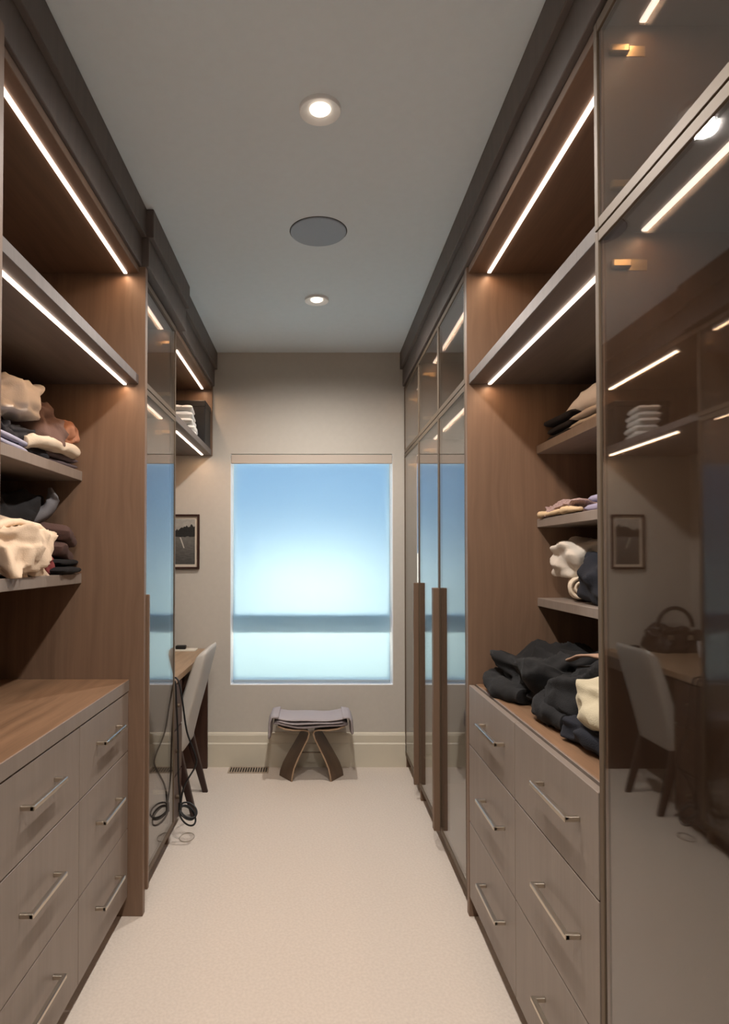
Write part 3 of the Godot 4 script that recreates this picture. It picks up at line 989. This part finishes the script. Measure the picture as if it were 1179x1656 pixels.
	lay("tissue", sleeve([P(-0.77, 2.102, 1.90), P(-0.735, 2.112, 1.95), P(-0.745, 2.104, 2.01)], 0.016, 0.008, 0.5, 95, 0.004), Color(0.80, 0.77, 0.72), Vector3.ZERO, Vector3.ZERO, "small white scrap midway along the left top shelf edge", "cloth", g)
	lay("tissue", sleeve([P(-0.745, 2.100, 2.22), P(-0.725, 2.104, 2.27), P(-0.74, 2.100, 2.33)], 0.010, 0.006, 0.5, 97, 0.002), Color(0.80, 0.77, 0.72), Vector3.ZERO, Vector3.ZERO, "tiny white scrap at the far end of the left top shelf edge", "cloth", g)
	# ---- right shelves
	g = "clothes on the right top short shelf"
	lay("jeans", folded(Vector3(0.24, 0.095, 0.24), 3, 101), Color(0.085, 0.085, 0.11), P(1.005, 1.812, 2.355), Vector3(0, 0.05, 0), "black folded jeans stacked at the far end of the right top short shelf", "jeans", g)
	lay("towel", folded(Vector3(0.26, 0.050, 0.42), 2, 105), Color(0.70, 0.66, 0.62), P(1.00, 1.812, 1.98), Vector3(0, 0.05, 0), "pale folded towel lying under the white bolster on the right top short shelf", "towel", g)
	lay("bolster", sleeve([P(0.955, 1.905, 2.36), P(0.95, 1.915, 2.30), P(0.955, 1.925, 2.20), P(0.98, 1.930, 2.08), P(1.00, 1.930, 1.90)], 0.030, 0.070, 0.85, 108, 0.006), Color(0.90, 0.89, 0.88), Vector3.ZERO, Vector3.ZERO, "white tapering bolster on the folded towel, right top short shelf", "bolster", g)
	g = "clothes on the right middle short shelf"
	var fl := lay("blouse", heap(Vector3(0.27, 0.060, 0.34), 0.6, 111, 0.010, 0.07), Color(0.7, 0.6, 0.6), P(0.990, 1.526, 2.30), Vector3.ZERO, "pink and cream floral blouse crumpled on the right middle short shelf", "blouse", g)
	var fm := noisy(Color(0.36, 0.25, 0.28), Color(0.88, 0.80, 0.74), 0.06, 6.0, 0.95, 0.0, 17)
	fl.material_override = fm
	lay("edging", sleeve([P(0.87, 1.540, 2.44), P(0.868, 1.538, 2.34), P(0.872, 1.542, 2.22), P(0.875, 1.538, 2.10)], 0.022, 0.012, 0.6, 114, 0.008), Color(0.80, 0.70, 0.56), Vector3.ZERO, Vector3.ZERO, "cream scarf along the front edge of the right middle short shelf", "scarf", g)
	lay("shirt", folded(Vector3(0.22, 0.060, 0.26), 2, 117), Color(0.60, 0.58, 0.68), P(1.000, 1.526, 1.99), Vector3(0, 0.1, 0), "lilac folded shirt beside the floral blouse", "shirt", g)
	lay("shirt", heap(Vector3(0.22, 0.08, 0.22), 0.7, 119, 0.010), Color(0.08, 0.08, 0.10), P(1.04, 1.582, 2.04), Vector3.ZERO, "black shirt lying on the lilac folded shirt", "shirt", g)
	g = "bedding on the right lowest short shelf"
	lay("rolled_throw", roll(0.24, 0.048, 121), Color(0.84, 0.78, 0.70), P(0.975, 1.222, 2.335), Vector3(0, 1.15, 0), "small cream rolled throw under the big off white duvet", "rolled blanket", g)
	lay("rolled_duvet", heap(Vector3(0.27, 0.155, 0.27), 0.72, 124, 0.010, 0.20), Color(0.80, 0.76, 0.71), P(1.005, 1.312, 2.325), Vector3(0, 0.25, 0.06), "big off white bundled duvet, uppermost on the right lowest short shelf", "rolled blanket", g)
	lay("hoodie", heap(Vector3(0.26, 0.19, 0.26), 0.7, 127, 0.012), Color(0.11, 0.12, 0.155), P(1.010, 1.222, 2.085), Vector3.ZERO, "dark navy hoodie bundled beside the cream rolled throw", "hoodie", g)
	# ---- right worktop (0.890)
	g = "clothes on the right worktop"
	lay("puffer_jacket", heap(Vector3(0.36, 0.185, 0.46), 0.72, 131, 0.020, 0.15, 96, 56), Color(0.072, 0.072, 0.078), P(0.840, 0.890, 2.225), Vector3(0, 0.25, 0), "charcoal jacket heaped at the far end of the right worktop", "jacket", g)
	lay("jacket_sleeve", sleeve([P(0.80, 0.945, 2.38), P(0.70, 0.935, 2.40), P(0.655, 0.925, 2.34), P(0.665, 0.920, 2.22), P(0.70, 0.92, 2.12)], 0.050, 0.036, 0.75, 134, 0.012), Color(0.075, 0.074, 0.078), Vector3.ZERO, Vector3.ZERO, "charcoal sleeve curled along the front of the right worktop", "sleeve", g)
	lay("coat", heap(Vector3(0.36, 0.20, 0.40), 0.72, 137, 0.018, 0.15, 96, 56), Color(0.055, 0.055, 0.065), P(0.870, 0.890, 1.815), Vector3(0, 0.2, 0), "black coat with pale trim heaped in the middle of the right worktop", "coat", g)
	lay("coat_sleeve", sleeve([P(0.80, 0.955, 1.98), P(0.715, 0.935, 1.96), P(0.690, 0.925, 1.87), P(0.700, 0.920, 1.76)], 0.048, 0.040, 0.8, 140, 0.010), Color(0.06, 0.06, 0.07), Vector3.ZERO, Vector3.ZERO, "black sleeve trailing over the front of the right worktop", "sleeve", g)
	lay("belt", sleeve([P(0.80, 1.055, 2.02), P(0.80, 1.082, 1.93), P(0.81, 1.095, 1.84), P(0.83, 1.090, 1.77)], 0.012, 0.016, 0.4, 143, 0.003), Color(0.62, 0.50, 0.42), Vector3.ZERO, Vector3.ZERO, "tan strip of trim lying along the top of the black coat", "trim", g)
	lay("sweater", heap(Vector3(0.24, 0.14, 0.24), 0.7, 146, 0.012, 0.14), Color(0.74, 0.70, 0.60), P(0.800, 0.945, 1.600), Vector3(0, 0.3, 0.1), "cream sweater slumped beside the black coat on the right worktop", "sweater", g)
	lay("jeans", heap(Vector3(0.18, 0.075, 0.28), 0.7, 149, 0.010), Color(0.075, 0.085, 0.125), P(0.755, 0.890, 1.615), Vector3(0, 0.2, 0), "navy bundle under the cream sweater at the near end of the right worktop", "jeans", g)
	# ---- upper cupboards
	lay("wrap", sleeve([P(0.70, 2.105, 1.30), P(0.68, 2.120, 1.24), P(0.67, 2.112, 1.16), P(0.69, 2.102, 1.08)], 0.020, 0.012, 0.6, 152, 0.006), Color(0.80, 0.77, 0.70), Vector3.ZERO, Vector3.ZERO, "white cloth on the shelf inside the nearest upper glass cabinet", "cloth")
	var bxs := thing("storage_box", "black lidded storage box at the end of the wall cupboard", "box", "", P(-0.86, 2.090, 4.105))
	part("body", MB.new().box(Vector3(-0.18, 0, -0.10), Vector3(0.165, 0.24, 0.10), 0.004), M.black, bxs)
	part("lid", MB.new().box(Vector3(-0.184, 0.235, -0.104), Vector3(0.169, 0.275, 0.104), 0.004), M.black, bxs)
	lay("paper_bag", folded(Vector3(0.14, 0.20, 0.20), 5, 155), Color(0.86, 0.85, 0.83), P(-0.795, 2.090, 3.88), Vector3(0, 0.1, 0), "stack of folded white linen in front of the black box in the wall cupboard", "linen")


func _ready() -> void:
	lights()
	make_materials()
	room()
	left_side()
	right_side()
	chair()
	desk()
	cables()
	stool()
	wall_bits()
	clothes()
	downlight(0.014, 1.920, "round recessed ceiling light nearer the camera, in a white ring")
	downlight(0.006, 3.360, "round recessed ceiling light nearer the window, beyond the speaker")
	downlight(0.010, 0.480, "round recessed ceiling light just above and ahead of the camera")
	downlight(0.010, -0.960, "round recessed ceiling light behind the camera")
